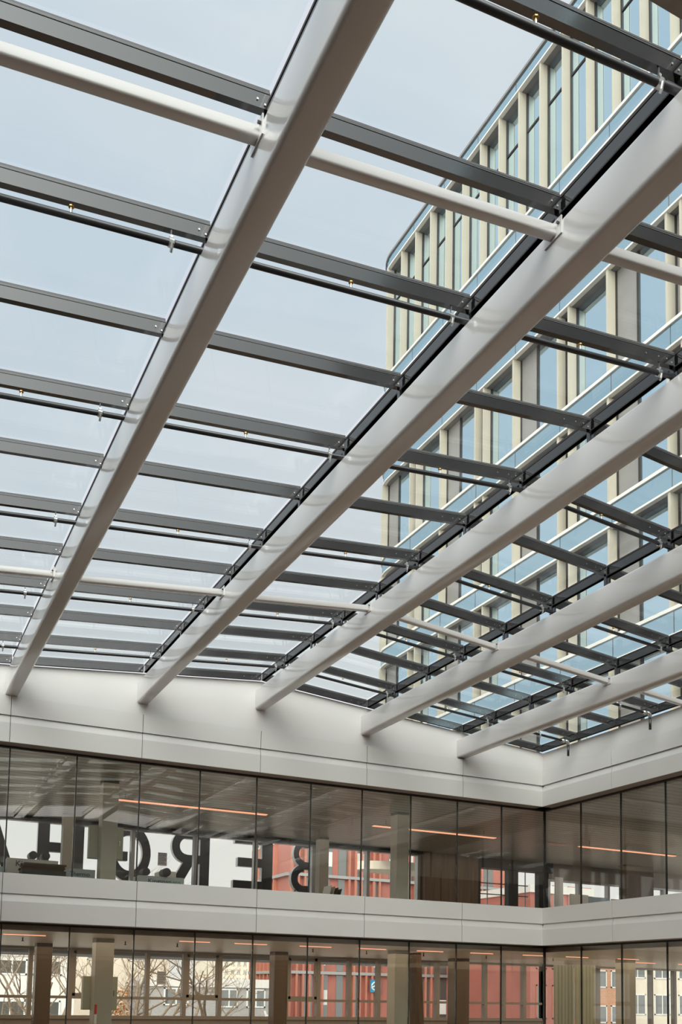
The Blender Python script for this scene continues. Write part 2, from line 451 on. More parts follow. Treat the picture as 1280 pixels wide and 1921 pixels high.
m = MB(); Lslab(m, -3.7, -3.0); structure(m.build('floor_lower', M['carpet']), 'floor slab of the lower storey', 'floor')
m = MB(); m.box(XL - 1, 1, YN - 1, 1, -7.6, -7.3); structure(m.build('floor_court', M['floor']), 'warm pale floor of the courtyard', 'floor')
m = MB()
m.box(-19.2, XE + .2, YN - 6.2, YN - 6, -7.3, 4.6); m.box(-19.2, -19, YN - 6, YF, -7.3, 4.6); m.box(XE, XE + .2, YN - 6, -8, -3, 4.6)
m.box(XL - .5, .5, .5, .7, -7.3, -3.7); m.box(.5, .7, YN - .5, .5, -7.3, -3.7); m.box(XL - .7, XL - .5, YN - .5, .5, -7.3, -3.7); m.box(XL - .5, .5, YN - .7, YN - .5, -7.3, -3.7)
structure(m.build('wall_outer', M['plaster']), 'plain rear walls of the office storeys', 'wall')

# columns
for (x, y, z0, z1, w, mt, lab) in (
    (-10.60, 2.62, .6, 3.56, .37, 'conc', 'olive grey square column upstairs holding the metal cabinet'),
    (-2.75, 2.62, .6, 3.56, .37, 'conc', 'olive grey square column upstairs beside the second light strip'),
    (-10.62, 7.66, .6, 3.56, .32, 'conc', 'grey column upstairs in front of the H shaped sign letter'),
    (-2.75, 7.62, .6, 3.56, .32, 'conc', 'grey column upstairs in front of the B shaped sign letter'),
    (-10.60, 2.62, -3., -.15, .42, 'conc', 'dark olive column downstairs carrying the metal cabinet'),
    (-2.75, 2.62, -3., -.15, .42, 'conc', 'olive column downstairs with the long board leaning on it'),
    (5.10, 2.62, -3., -.15, .42, 'conc', 'column downstairs behind the right glass wall'),
    (-11.36, 6.30, -3., -.15, .40, 'brown', 'brown column downstairs near the left picture edge'),
    (-4.68, 6.30, -3., -.15, .42, 'brown', 'brown column downstairs beside the curly white wall mark'),
    (1.52, 6.30, -3., -.15, .50, 'brown', 'brown column downstairs close to the courtyard corner')):
    m = MB(); m.box(x - w/2, x + w/2, y - w/2, y + w/2, z0, z1)
    tag(m.build('column', M[mt], bevel=.01), lab, 'column', 'square columns', 'structure')

# rear windows, upper storey
def rear_window(name, label, xs, z0, z1, y, fw, fd, mat, transom=None, sashes=(), glassz=True):
    e = empty(name, (0, y, 0), label, 'window', None, 'structure')
    m = MB()
    for x in xs: m.box(x - fw / 2, x + fw / 2, -fd / 2, fd / 2, z0, z1)
    m.box(xs[0], xs[-1], -fd / 2 + .002, fd / 2 - .002, z1 - .07, z1); m.box(xs[0], xs[-1], -fd / 2 + .002, fd / 2 - .002, z0, z0 + .06)
    if transom: m.box(xs[0], xs[-1], -fd / 2 + .01, fd / 2 - .01, transom - .04, transom + .04)
    m.build('window_frame', mat, e)
    for a, c in zip(xs[:-1], xs[1:]):
        g = MB(); g.box(a + fw / 2, c - fw / 2, .02, .035, z0 + .06, z1 - .07); g.build('pane', M['winglass'], e)
    for j in sashes:
        a, c = xs[j] + fw / 2, xs[j + 1] - fw / 2; f = MB(); zz0, zz1 = transom + .04, z1 - .07; t = .085
        for bx in ((a, a + t, zz0, zz1), (c - t, c, zz0, zz1), (a, c, zz0, zz0 + t), (a, c, zz1 - t, zz1)):
            f.box(bx[0], bx[1], -.09, .0, bx[2], bx[3])
        so = f.build('opening_sash', M['frame'], e)
        h = MB(); h.box(c - .06, c - .03, -.13, -.09, (zz0 + zz1) / 2 - .07, (zz0 + zz1) / 2 + .07); h.build('handle', M['framel'], so)
rear_window('window_5', 'upper rear window row with thin metal mullions showing the sign letters', [-18.4, -16.4, -14.45, -12.5, -10.52, -8.53, -6.58, -4.6, -2.6, -.6, 1.36], .6, 3.5, YF, .11, .22, M['framel'])
m = MB(); m.box(-18.5, 1.4, YF - .3, YF + .3, 3.48, 3.56); structure(m.build('trim_30', M['dark']), 'dark head strip above the upper rear windows', 'trim')
xs = [-17.0, -15.85, -14.7, -13.55, -12.43, -11.32, -10.2, -9.07, -7.94, -6.8, -5.67, -4.57, -3.45, -2.33, -1.2, -.12, 1.03, 2.18, 3.2, 4.14, 4.93, 5.81, 6.64]
rear_window('window_6', 'lower rear window row with taupe frames, rail and opening sashes', xs, -2.15, -.15, YF, .12, .20, M['frame'], -1.57,
            [xs.index(-10.2), xs.index(-6.8), xs.index(-3.45)])
m = MB(); m.box(-18, 6.7, YF - .08, YF + .12, -3., -2.16); m.box(-18, 6.7, YF - .14, YF + .14, -2.19, -2.15)
structure(m.build('wall_rear_apron', M['frame']), 'taupe apron panel under the lower rear windows', 'wall')
rear_window('window_7', 'lower rear window row behind the right glass wall', [6.64, 7.9, 9.2, 10.5, 11.8, 13.0, 13.95], -2.8, -.15, YF, .12, .2, M['frame'])
# upper right: brown core wall, black framed openings
m = MB(); m.box(1.45, 3.62, YF - .35, YF + .1, .6, 3.56); structure(m.build('wall_core', M['wood']), 'dark brown veneered wall upstairs near the corner', 'wall')
d = MB(); d.box(2.1, 3.0, YF - .37, YF - .352, .6, 2.9); dd = d.build('door_1', M['wood']); structure(dd, 'dark brown flush door upstairs in the brown wall', 'door')
h = MB(); h.tube([(2.2, YF - .37, 1.6), (2.2, YF - .43, 1.6), (2.3, YF - .43, 1.6)], .012, 6); h.build('door_handle', M['steel'], dd)
rear_window('window_8', 'black framed rear window upstairs close to the corner', [3.66, 5.28, 6.62], .6, 3.3, YF, .42, .25, M['dark'])
m = MB(); m.box(3.4, 7.0, YF - .2, YF + .2, 3.2, 3.56); structure(m.build('trim_31', M['dark']), 'black beam casing above the black framed window', 'trim')
rear_window('window_9', 'upper rear window row seen through the right glass wall', [6.9, 8.3, 9.7, 11.1, 12.5, 13.9], .6, 3.0, YF, .10, .2, M['framel'])
m = MB(); m.box(6.83, 14, YF - .15, YF + .15, 3.0, 3.56); structure(m.build('trim_32', M['soffit']), 'taupe casing above the right upper windows', 'trim')
rear_window('window_10', 'end windows of the right wing', [0, 1], 0, 1, 60, .1, .1, M['framel']) if False else None

# ------------------------------------------------------------------ LED light strips
def led(name, x0, x1, y, z, label, group, double=True):
    e = empty(name, (x0, y, z), label, 'light strip', group)
    m = MB(); m.box(0, x1 - x0, -.07, .07, .02, .06); m.build('housing', M['soffit'], e)
    for s_ in ((-.045, .045) if double else (0,)):
        g = MB(); w_ = .018 if double else .011; g.box(0, x1 - x0, s_ - w_, s_ + w_, .0, .02); g.build('diffuser', M['led'], e)
    if double:
        w = MB()
        for xx in (.4, x1 - x0 - .4): w.box(xx - .004, xx + .004, -.004, .004, .06, 3.56 - z)
        w.build('suspension_wire', M['gasket'], e)
led('light_strip', -10.37, -6.19, 3.7, 3.35, 'glowing orange ceiling strip upstairs behind the olive cabinet column', 'hanging light strips upstairs')
led('light_strip', -3.0, 1.10, 3.7, 3.35, 'glowing orange ceiling strip upstairs just left of the corner', 'hanging light strips upstairs')
led('light_strip', 4.21, 8.16, 3.65, 3.35, 'glowing orange ceiling strip upstairs behind the right glass wall', 'hanging light strips upstairs')
LX = [(-12.9, -12.0), (-8.95, -8.2), (-7.58, -6.74), (-5.87, -5.0), (-4.24, -3.43), (-2.5, -1.7), (-.83, -.1), (.9, 1.6), (2.4, 3.2), (4.3, 5.1)]
for j, (a, c) in enumerate(LX):
    led('recessed_light', a, c, 2.05, -.172, '%s thin orange light dash from the left in the lower ceiling' % ORD[j + 1], 'light dashes in the lower ceiling', False)
for j, (a, c) in enumerate(((6.5, 7.6), (8.6, 9.8))):
    led('recessed_light', a, c, 4.0, -.172, '%s orange light dash in the lower ceiling behind the right glass' % ['nearer-corner', 'farther-right'][j], 'light dashes in the lower ceiling', False)
# pendant sprinklers in the lower ceiling
for j, x in enumerate((-12.3, -9.9, -8.6, -6.6, -4.9, -3.3, -1.5, .6, 3.)):
    m = MB(); m.tube([(0, 0, 0), (0, 0, -.08)], .014, 6); m.tube([(0, 0, -.08), (0, 0, -.092)], .03, 8)
    tag(m.build('ceiling_sprinkler', M['dark'], loc=(x, 3.4, -.149)), '%s tiny dark sprinkler from the left under the lower ceiling' % ORD[j + 1], 'sprinkler', 'sprinklers in the lower ceiling')

# ------------------------------------------------------------------ things standing in the storeys
def cabinet(z0, lab):
    e = empty('wall_cabinet', (-10.58, 2.86, z0), lab, 'cabinet', 'metal cabinets on the columns')
    m = MB(); m.box(-.40, .40, -.03, .17, 0, .78); m.build('cabinet_body', M['cab'], e, bevel=.006)
    d = MB(); d.box(-.385, .385, -.045, -.032, .015, .765); do = d.build('door', M['cab'], e)
    h = MB(); h.box(.30, .32, -.06, -.045, .33, .45); h.build('handle', M['steel'], do)
    p = MB(); p.box(-.05, -.02, .0, .03, z0 * 0 - .5, 0); p.box(.02, .05, .0, .03, -.5, 0); p.build('conduit', M['gasket'], e)
cabinet(1.75, 'pale green metal cabinet on the olive column upstairs')
cabinet(-1.80, 'pale green metal cabinet on the dark column downstairs')

def text_mesh(txt, size, depth, name, mat, parent, loc, rot):
    cu = bpy.data.curves.new(name, 'FONT'); cu.body = txt; cu.size = size; cu.extrude = depth; cu.align_x = 'CENTER'; cu.align_y = 'CENTER'
    o = bpy.data.objects.new(name, cu); COL.objects.link(o)
    bpy.context.view_layer.update()
    me = bpy.data.meshes.new_from_object(o.evaluated_get(bpy.context.evaluated_depsgraph_get()))
    bpy.data.objects.remove(o); bpy.data.curves.remove(cu)
    me.materials.clear(); me.materials.append(mat)
    q = bpy.data.objects.new(name, me); COL.objects.link(q); q.location = loc; q.rotation_euler = rot; q.parent = parent
    return q
FR = (PI / 2, 0, 0)
def carton(x0, x1, y, z1, mat, txt, lab, ts=.16, extra=None):
    e = empty('insulation_carton', ((x0 + x1) / 2, y, .6), lab, 'carton', 'cartons on the upper floor')
    w = x1 - x0; m = MB(); m.box(-w/2, w/2, 0, .6, 0, z1 - .6); m.build('carton_body', mat, e, bevel=.004)
    t = MB(); t.box(-.04, .04, -.003, .603, z1 - .6, z1 - .597); t.build('tape', M['paper'], e)
    if txt: text_mesh(txt, ts, .002, 'print', M['ink'], e, (-.05, -.003, z1 - .6 - .13), FR)
    if extra: text_mesh(extra, ts * .8, .002, 'print', M['inkg'], e, (w * .33, -.003, z1 - .6 - .13), FR)
    return e
carton(-12.62, -11.42, 4.3, 1.80, M['carton'], 'Kingspan', 'tall white printed carton behind the plank stack upstairs', .2)
carton(-11.20, -10.55, 4.1, 1.62, M['cartonb'], 'Thermo', 'pale blue printed carton right of the slim window column upstairs', .15)
carton(-9.48, -8.30, 4.0, 1.56, M['cartonb'], 'Kingspan', 'low pale blue carton with blue and green print, right of the cabinet column', .17, 'eco')
carton(-8.72, -8.30, 4.75, 1.80, M['carton'], None, 'narrow white carton behind the low pale blue one')
carton(-13.2, -12.72, 4.2, 1.56, M['cartonb'], None, 'small pale blue carton at the left picture edge upstairs')
for j, (x, z, y, r, lab) in enumerate(((-12.02, 1.88, 4.45, .1, 'left of the two dark round rolls on the tall white carton'),
                                 (-11.72, 1.88, 4.45, .1, 'right of the two dark round rolls on the tall white carton'),
                                 (-11.27, 1.66, 5.2, .12, 'dark round roll beside the slim window column upstairs'),
                                 (-9.28, 1.61, 4.2, .1, 'dark roll on the left end of the low pale blue carton'),
                                 (-8.78, 1.67, 4.1, .11, 'dark roll in the middle of the low pale blue carton'))):
    zt = {0: 1.805, 1: 1.805, 2: .6, 3: 1.565, 4: 1.565}[j]
    m = MB(); rr = r
    if j == 2:
        m.tube([(0, 0, 0), (0, 0, 1.02), (0, 0, 1.10), (0, 0, 1.14)], .1, 14, rs=[.11, .11, .09, .03]); tag(m.build('round_roll', M['letter'], loc=(x, y, .6), smooth=True), lab, 'roll', 'dark rolls on the cartons')
    else:
        m.tube([(0, -.16, rr), (0, .2, rr)], rr, 16); m.tube([(0, -.165, rr), (0, -.15, rr)], rr * .35, 10)
        tag(m.build('round_roll', M['letter'], loc=(x, y, zt)), lab, 'roll', 'dark rolls on the cartons')
# stack of planks: every plank on its own
bs = MB(); bs.box(-.5, .5, 0, .5, 0, .84); tag(bs.build('pallet_box', M['gasket'], loc=(-11.9, 3.3, .6)), 'grey crate under the stack of dark planks upstairs', 'crate')
for r in range(4):
    for c in range(2):
        m = MB(); w = .98 + random.uniform(-.05, .05); m.box(-w/2, w/2, 0, .2, 0, .038)
        tag(m.build('plank', M['plank'], loc=(-11.9 + random.uniform(-.04, .04), 3.31 + c * .24, 1.441 + r * .040)),
            'dark brown plank in the %s row, %s layer from the bottom of the stack' % (['front', 'back'][c], ORD[r + 1]), 'plank', 'dark planks stacked upstairs')
# leaning boards upstairs by the B column
for j in range(4):
    m = MB(); m.prism([(0, 0), (.03, 0), (.33, 1.25 - .03 * j), (.30, 1.25 - .03 * j)], 0, .5, 'y')
    tag(m.build('leaning_board', M['white'] if j == 0 else M['cab'] if j == 1 else M['plank'], loc=(-3.62 + .11 * j, 5.7, .6)),
        ['white sheet leaning toward the far column upstairs', 'pale green sheet leaning behind the white one upstairs', 'dark sheet leaning third in the row upstairs', 'dark sheet leaning closest to the far column upstairs'][j], 'board', 'sheets leaning upstairs')
m = MB(); m.prism([(-.02, 0), (.12, 0), (-.05, 2.80), (-.21, 2.80)], 0, .5, 'y')
tag(m.build('leaning_board', M['wood'], loc=(-2.18, 2.3, -3.)), 'long dark board leaning against the olive column downstairs', 'board')
# red and white post
e = empty('barrier_post', (-10.87, 1.9, -3.), 'slim red and white banded post in front of the cabinet downstairs', 'post')
for k in range(6):
    m = MB(); m.tube([(0, 0, .05 + k * .215), (0, 0, .05 + (k + 1) * .215)], .03, 10); m.build('band', M['redp' if k % 2 else 'white'], e)
m = MB(); m.tube([(0, 0, 0), (0, 0, .05)], .14, 14); m.build('foot_plate', M['dark'], e)
# notices on the rear windows
for x, z, lab in ((-7.60, 2.64, 'grey paper notice stuck to the rear window upstairs'), (-7.50, -.96, 'grey blue paper notice stuck to the rear window downstairs')):
    e = empty('paper_notice', (x, YF - .005, z), lab, 'notice', 'paper notices on the windows')
    m = MB(); m.box(-.14, .14, -.004, 0, -.2, .2); m.build('sheet', M['paper'], e)
    t = MB()
    for k in range(7): t.box(-.12, .12 - .05 * (k % 3 == 2), -.0065, -.0042, .15 - k * .05, .165 - k * .05)
    t.build('text_lines', M['gasket'], e)

# rooms behind the right glass wall: panels that stand there
def panel(nm, x0, x1, y, z0, z1, mat, lab, cat, grp=None, rot=0):
    m = MB(); m.box(x0, x1, y, y + .05, z0, z1); return tag(m.build(nm, mat), lab, cat, grp)
panel('partition_panel', 6.70, 7.05, 8.0, .6, 3.0, M['carton'], 'tall slim white panel upstairs right at the courtyard corner', 'panel', 'panels upstairs behind the right glass')
panel('partition_panel', 6.9, 7.7, 7.4, .6, 2.35, M['white'], 'cream panel upstairs second from the corner', 'panel', 'panels upstairs behind the right glass')
panel('partition_panel', 7.75, 8.7, 7.4, .6, 2.30, M['paleblue'], 'pale blue panel upstairs right of the cream panel', 'panel', 'panels upstairs behind the right glass')
panel('partition_panel', 7.9, 8.9, 6.4, .6, 2.15, M['white'], 'low white panel upstairs behind the second right pane', 'panel', 'panels upstairs behind the right glass')
m = MB(); m.box(9.3, 10.6, 7.2, 7.6, .6, 3.56); structure(m.build('wall_pier', M['brown']), 'dark pier upstairs behind the right glass wall', 'wall')
m = MB(); m.box(11.6, 13.4, 7.0, 7.5, .6, 1.95); tag(m.build('low_cupboard', M['dark'], bevel=.01), 'dark low cupboard upstairs behind the right glass', 'cupboard')
for x, lab in ((10.75, 'white carton standing left of the dark low cupboard upstairs'), (12.9, 'white carton standing in front of the dark low cupboard upstairs')):
    e = empty('white_carton', (x, 6.2, .6), lab, 'carton', 'white cartons upstairs on the right')
    m = MB(); m.box(-.3, .3, 0, .4, 0, 1.18); m.build('carton_body', M['white'], e); t = MB(); t.box(-.03, .03, -.002, .402, 1.18, 1.183); t.build('tape', M['paper'], e)
# curtains downstairs
xs = [(4.6, 5.4), (5.45, 6.3)]
for j, (a, c) in enumerate(xs):
    m = MB(); nseg = 40; pts = []
    for k in range(nseg + 1):
        t = k / nseg; pts.append((a + (c - a) * t, 5.4 + .045 * math.sin(t * PI * 12)))
    poly = pts + [(p[0], p[1] + .012) for p in reversed(pts)]
    vs = [(p[0], p[1], -2.9) for p in poly] + [(p[0], p[1], -.25) for p in poly]; nn = len(poly)
    m.add(vs, [(q, q + 1, nn + q + 1, nn + q) for q in range(nn - 1)] + [(nn - 1, 0, nn, 2 * nn - 1)])
    tag(m.build('curtain', M['curtain' if j != 1 else 'cab'], smooth=True), '%s pale green curtain downstairs counted from the corner' % ORD[j + 1], 'curtain', 'curtains downstairs behind the right glass')
# shelving behind the black framed window
e = empty('scaffold_rack', (5.2, 9.6, .0), 'rack of thin metal tubes and boards outside the black framed window', 'rack')
for x in (-1.2, -.35, .5, 1.35):
    m = MB(); m.tube([(x, 0, 0), (x, 0, 3.6)], .022, 8); m.build('upright', M['framel'], e)
for z in (1.6, 2.0, 2.4, 2.8):
    m = MB(); m.tube([(-1.3, -.03, z), (1.45, -.03, z)], .02, 8); m.build('rail', M['frame'], e)

# ------------------------------------------------------------------ big sign letters outside the upper windows (seen from the back)
def poly_letter(ch):
    """list of polygons (outer loops without holes), unit height, reading direction +x"""
    t = .235; P = []
    def arc(cx, cz, ro, ri, a0, a1, n=14, sx=1.):
        o = [(cx + ro * sx * math.cos(math.radians(a0 + (a1 - a0) * k / n)), cz + ro * math.sin(math.radians(a0 + (a1 - a0) * k / n))) for k in range(n + 1)]
        i = [(cx + ri * sx * math.cos(math.radians(a0 + (a1 - a0) * k / n)), cz + ri * math.sin(math.radians(a0 + (a1 - a0) * k / n))) for k in range(n + 1)]
        return [(o[k], o[k + 1], i[k + 1], i[k]) for k in range(n)]
    if ch == 'H': P = [[(0, 0), (.2, 0), (.2, 1), (0, 1)], [(.6, 0), (.8, 0), (.8, 1), (.6, 1)], [(.2, .42), (.6, .42), (.6, .58), (.2, .58)]]
    if ch == 'E': P = [[(0, 0), (.2, 0), (.2, 1), (0, 1)], [(.2, 0), (.74, 0), (.74, .16), (.2, .16)], [(.2, .42), (.66, .42), (.66, .58), (.2, .58)], [(.2, .84), (.72, .84), (.72, 1), (.2, 1)]]
    if ch == 'A': P = [[(0, 0), (.2, 0), (.5, .85), (.5, 1), (.36, 1)], [(.5, 1), (.5, .85), (.72, 0), (.92, 0), (.62, 1)], [(.24, .22), (.68, .22), (.64, .37), (.29, .37)]]
    if ch == 'R':
        P = [[(0, 0), (.19, 0), (.19, 1), (0, 1)], [(.19, .84), (.46, .84), (.46, 1), (.19, 1)], [(.19, .40), (.46, .40), (.46, .55), (.19, .55)],
             [(.32, .40), (.52, .42), (.78, 0), (.56, 0)]] + arc(.46, .70, .30, .145, 90, -90)
    if ch == 'B':
        P = [[(0, 0), (.19, 0), (.19, 1), (0, 1)], [(.19, .86), (.42, .86), (.42, 1), (.19, 1)], [(.19, .45), (.42, .45), (.42, .59), (.19, .59)], [(.19, 0), (.42, 0), (.42, .14), (.19, .14)]] \
            + arc(.42, .745, .255, .13, 90, -90, sx=1.05) + arc(.42, .27, .27, .135, 90, -90, sx=1.2)
    if ch == 'G':
        P = arc(.46, .5, .5, .31, 40, 345, 30, sx=.92) + [[(.5, .36), (.93, .36), (.93, .52), (.5, .52)], [(.76, .06), (.93, .06), (.93, .38), (.76, .38)]]
    return P
def sign_letter(ch, xr, w, lab):
    # mirrored: reading +x runs towards -X because we stand behind the sign
    Z0, Hh, y0, dp = 1.98, 1.78, 9.55, .22
    polys = poly_letter(ch); mx = max(p[0] for P_ in polys for p in P_)
    e = empty('sign_letter', (xr, y0, Z0), lab, 'sign letter', 'rooftop sign letters')
    f = MB(); g = MB()
    for P_ in polys:
        q = [(-p[0] / mx * w, p[1] * Hh) for p in P_]
        f.prism(q, 0, .03, 'y'); g.prism(q, .03, dp, 'y')
    f.build('letter_back', M['letter'], e); g.build('letter_return', M['letters'], e)
    m = MB()
    for xx in (-.12, -w + .15): m.box(xx - .03, xx + .03, .02, .12, -2.0, .1)
    m.build('stand_post', M['framel'], e)
sign_letter('B', -1.93, 1.05, 'dark back of the sign letter B, mirrored, rightmost of the row')
sign_letter('E', -3.66, 1.35, 'dark back of the sign letter E, mirrored')
sign_letter('R', -5.83, 1.27, 'dark back of the sign letter R, mirrored')
sign_letter('G', -7.74, 1.34, 'dark back of the round sign letter G, mirrored')
sign_letter('H', -9.80, 1.35, 'dark back of the sign letter H, mirrored')
sign_letter('A', -11.75, 1.55, 'dark back of the sign letter A, leftmost and cut by the frame')
m = MB(); m.box(-19, 3, 9.3, 12, -.3, -.02); structure(m.build('roof_ledge', M['roofing']), 'roof ledge that carries the sign letters', 'roof')

# ------------------------------------------------------------------ office tower above the right wing
XT, FH = 3.0, 3.95
T = empty('office_tower', (XT, 0, 5.0), 'tall office tower with cream fins and blue glass rising over the roof', 'building')
ty0, tyc, tr = -42., 14.3, 1.75
def tpath(off, n=12):
    """plan line of the facade, pushed inwards by off: along y, round the corner, along +x"""
    r = tr - off; pts = [(off, ty0), (off, tyc)]
    for k in range(1, n + 1):
        a = PI - (PI / 2) * k / n; pts.append((tr + r * math.cos(a), tyc + r * math.sin(a)))
    pts.append((14., tyc + r)); return pts
def tband(name, off0, off1, z0, z1, mat):
    a, b_ = tpath(off0), tpath(off1); m = MB(); n_ = len(a)
    vs = [(p[0], p[1], z) for z in (z0 - 5., z1 - 5.) for p in a + b_]
    fs = []
    for k in range(n_ - 1):
        fs += [(k, k + 1, 2 * n_ + k + 1, 2 * n_ + k), (n_ + k, 3 * n_ + k, 3 * n_ + k + 1, n_ + k + 1), (k, n_ + k, n_ + k + 1, k + 1), (2 * n_ + k, 2 * n_ + k + 1, 3 * n_ + k + 1, 3 * n_ + k)]
    fs += [(0, 2 * n_, 3 * n_, n_), (n_ - 1, 2 * n_ - 1, 4 * n_ - 1, 3 * n_ - 1)]
    m.add(vs, fs); return m.build(name, mat, T)
tops = [30.26] + [24.80 - 3.965 * k for k in range(6)]
bots = [29.68] + [24.10 - 3.985 * k for k in range(5)] + [4.62]
for j, (t, b_) in enumerate(zip(tops, bots)):
    tband('spandrel_glass', 0, .10, b_ + .06, t - .09, M['tspan'])
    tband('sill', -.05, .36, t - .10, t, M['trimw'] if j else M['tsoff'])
    tband('edge_trim', -.03, .12, b_, b_ + .06, M['trimw'])
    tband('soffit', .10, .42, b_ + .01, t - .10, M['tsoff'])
    m = MB()
    for y in [v for v in [-11 + 2.34 * q for q in range(11)]]: m.box(-.006, 0.002, y - .012, y + .012, b_ + .06 - 5, t - .1 - 5)
    m.build('glass_joints', M['gasket'], T)
body = MB(); body.box(.5, 14, -11, tyc + tr - .5, .2, 25.1); body.box(tr, 14, tyc, tyc + tr - .45, .2, 25.1)
body.build('building_core', M['tsoff'], T)
shd = MB(); shd.box(-.02, 14, ty0, -11.5, .2, 24.6); shd.build('added_dark_block', M['dark'], T)  # unseen dark block, added so the right-hand rafters have something dark to reflect
def fin(y, z0, z1, proto={}):
    key = (round(z1 - z0, 3))
    if key not in proto:
        m = MB(); m.box(0, .30, -.035, .035, 0, z1 - z0); m.box(-.012, .0, -.045, .045, 0, z1 - z0)
        proto[key] = m.build('fin', M['fin'], T, loc=(.03, y, z0 - 5))
    else: copy_of(proto[key], 'fin', T, (.03, y, z0 - 5))
def twin(y0, y1, z0, z1, mat='tglass', transom=None):
    m = MB(); m.box(.34, .36, y0, y1, z0 - 5, z1 - 5); w = m.build('window' if mat == 'tglass' else 'grey_panel', M[mat], T)
    f = MB()
    f.box(.30, .35, y1 - .05, y1, z0 - 5, z1 - 5); f.box(.31, .35, y0, y0 + .035, z0 - 5, z1 - 5)
    if transom: f.box(.31, .35, y0, y1, transom - 5 - .035, transom - 5 + .035)
    f.build('window_frame', M['joint'], w)
# top storey: close fins
z0, z1 = tops[1], bots[0]
ys = [14.62 - 1.172 * k for k in range(20)]
for y in ys: fin(y, z0, z1)
for a, c in zip(ys[:-1], ys[1:]): twin(c + .035, a - .035, z0, z1, transom=z0 + 3.45)
# typical storeys
for fl in range(1, 6):
    z0, z1 = tops[fl + 1], bots[fl]
    allf = []
    for q in range(-1, 4):
        b0 = 3.17 + 4.67 * (q)         # fin pair
        for y in (b0, b0 - .53, b0 - 2.30): allf.append((y, 'p' if y == b0 else 'q' if y == b0 - .53 else 's'))
    allf = sorted([f for f in allf if f[0] < 15.2], reverse=True)
    for (y, k) in allf: fin(y, z0, z1)
    for (ya, ka), (yc, kc) in zip(allf[:-1], allf[1:]):
        if ka == 'p': twin(yc + .035, ya - .035, z0, z1, 'tpanel')
        elif ka == 's':
            twin(ya - .95, ya - .035, z0, z1, 'tpanel'); twin(yc + .035, ya - .95, z0, z1)
        else: twin(yc + .035, ya - .035, z0, z1)
# curved corner glass and its fins
for fl in range(0, 6):
    z0, z1 = tops[fl + 1], bots[fl]
    a, c = tpath(.36), tpath(.40); m = MB()
    for k in range(1, 13):
        m.add([(p[0], p[1], z) for z in (z0 - 5, z1 - 5) for p in (a[k], a[k + 1], c[k + 1], c[k])], [(0, 1, 5, 4), (2, 3, 7, 6), (0, 4, 7, 3), (1, 2, 6, 5)])
    m.build('corner_window', M['tglass'], T)
    for ang in (150, 105):
        an = math.radians(ang); ca, sa = math.cos(an), math.sin(an); m = MB()
        q = [(tr + r * ca + s_ * -sa, tyc + r * sa + s_ * ca) for r, s_ in ((tr - .34, -.035), (tr - .02, -.035), (tr - .02, .035), (tr - .34, .035))]
        m.prism(q, z0 - 5, z1 - 5, 'z'); m.build('corner_fin', M['fin'], T)

# ------------------------------------------------------------------ outside world beyond the rear windows
m = MB(); m.box(-120, 160, 9.5, 260, -7.4, -7.2); structure(m.build('ground', M['ground']), 'paved ground outside the rear windows', 'ground')
def block(name, x0, x1, y0, y1, z1, mat, lab, win, cat='building', par=True, wmat='owin', fm='white', zb=-7.2):
    e = empty(name, ((x0 + x1) / 2, y0, zb), lab, cat); w = x1 - x0
    m = MB(); m.box(-w/2, w/2, 0, y1 - y0, 0, z1 - zb); m.build('wall', mat, e)
    if par: p = MB(); p.box(-w/2 - .1, w/2 + .1, -.12, y1 - y0, z1 - zb - .5, z1 - zb + .05); p.build('roof_edge', M['wwall'], e)
    for (a, c, za, zc) in win:
        f = MB(); X0, X1, Z0, Z1 = a - (x0 + x1) / 2, c - (x0 + x1) / 2, za - zb, zc - zb; t = .09
        f.box(X0, X0 + t, -.06, .02, Z0, Z1); f.box(X1 - t, X1, -.06, .02, Z0, Z1); f.box(X0, X1, -.06, .02, Z0, Z0 + t); f.box(X0, X1, -.06, .02, Z1 - t, Z1)
        f.box((X0 + X1) / 2 - t / 2, (X0 + X1) / 2 + t / 2, -.055, .02, Z0, Z1)
        fo = f.build('window', M[fm], e); g = MB(); g.box(X0 + .02, X1 - .02, -.03, .03, Z0 + .02, Z1 - .02); g.build('pane', M[wmat], fo)
    return e
block('white_building', -30, -4.1, 40, 52, 1.0, M['wwall'], 'white flat roofed building outside at the far left',
      [(x, x + 1.7, -.62, .30) for x in (-12.6, -10.6, -8.6, -6.6)] + [(x, x + 1.7, -3.6, -2.1) for x in (-12.6, -10.6, -8.6, -6.6)])
block('cream_building', -24, 8, 62, 74, 4.6, M['cwall'], 'long cream building outside behind the bare trees',
      [(x, x + 1.8, 1.0, 2.5) for x in (-16, -12.6, -9.2, -5.8, -2.4, 1.0, 4.4)] + [(x, x + 1.8, -2.3, -.8) for x in (-16, -12.6, -9.2, -5.8, -2.4, 1.0, 4.4)])
e = block('grey_brick_annex', .6, 9.5, 40, 45.5, -.62, M['gbrick'], 'low grey brick annex with white roof edge outside the middle windows',
      [(1.4, 3.0, -2.3, -1.2), (5.1, 6.3, -2.4, -1.2), (6.9, 8.2, -2.4, -1.2)])
m = MB(); m.tube([(3.15, -.05, 4.55), (3.25, -.05, 4.30), (3.42, -.05, 4.28), (3.5, -.05, 4.5), (3.5, -.05, 4.65)], .075, 6); m.tube([(3.12, -.05, 4.6), (3.3, -.05, 4.1)], .075, 6); m.tube([(3.5, -.05, 4.5), (3.75, -.05, 4.45)], .07, 6)
m.build('white_wall_mark', M['white'], e)
block('highrise_block', 33.5, 38.6, 122, 136, 8.5, M['cwall'], 'distant cream apartment high rise outside the middle windows',
      [(x, x + .55, z, z + .75) for x in (33.8, 34.8, 35.8, 36.8, 37.8) for z in (-1.5, -.2, 1.1, 2.4, 3.7, 5.0)], fm='cwall')
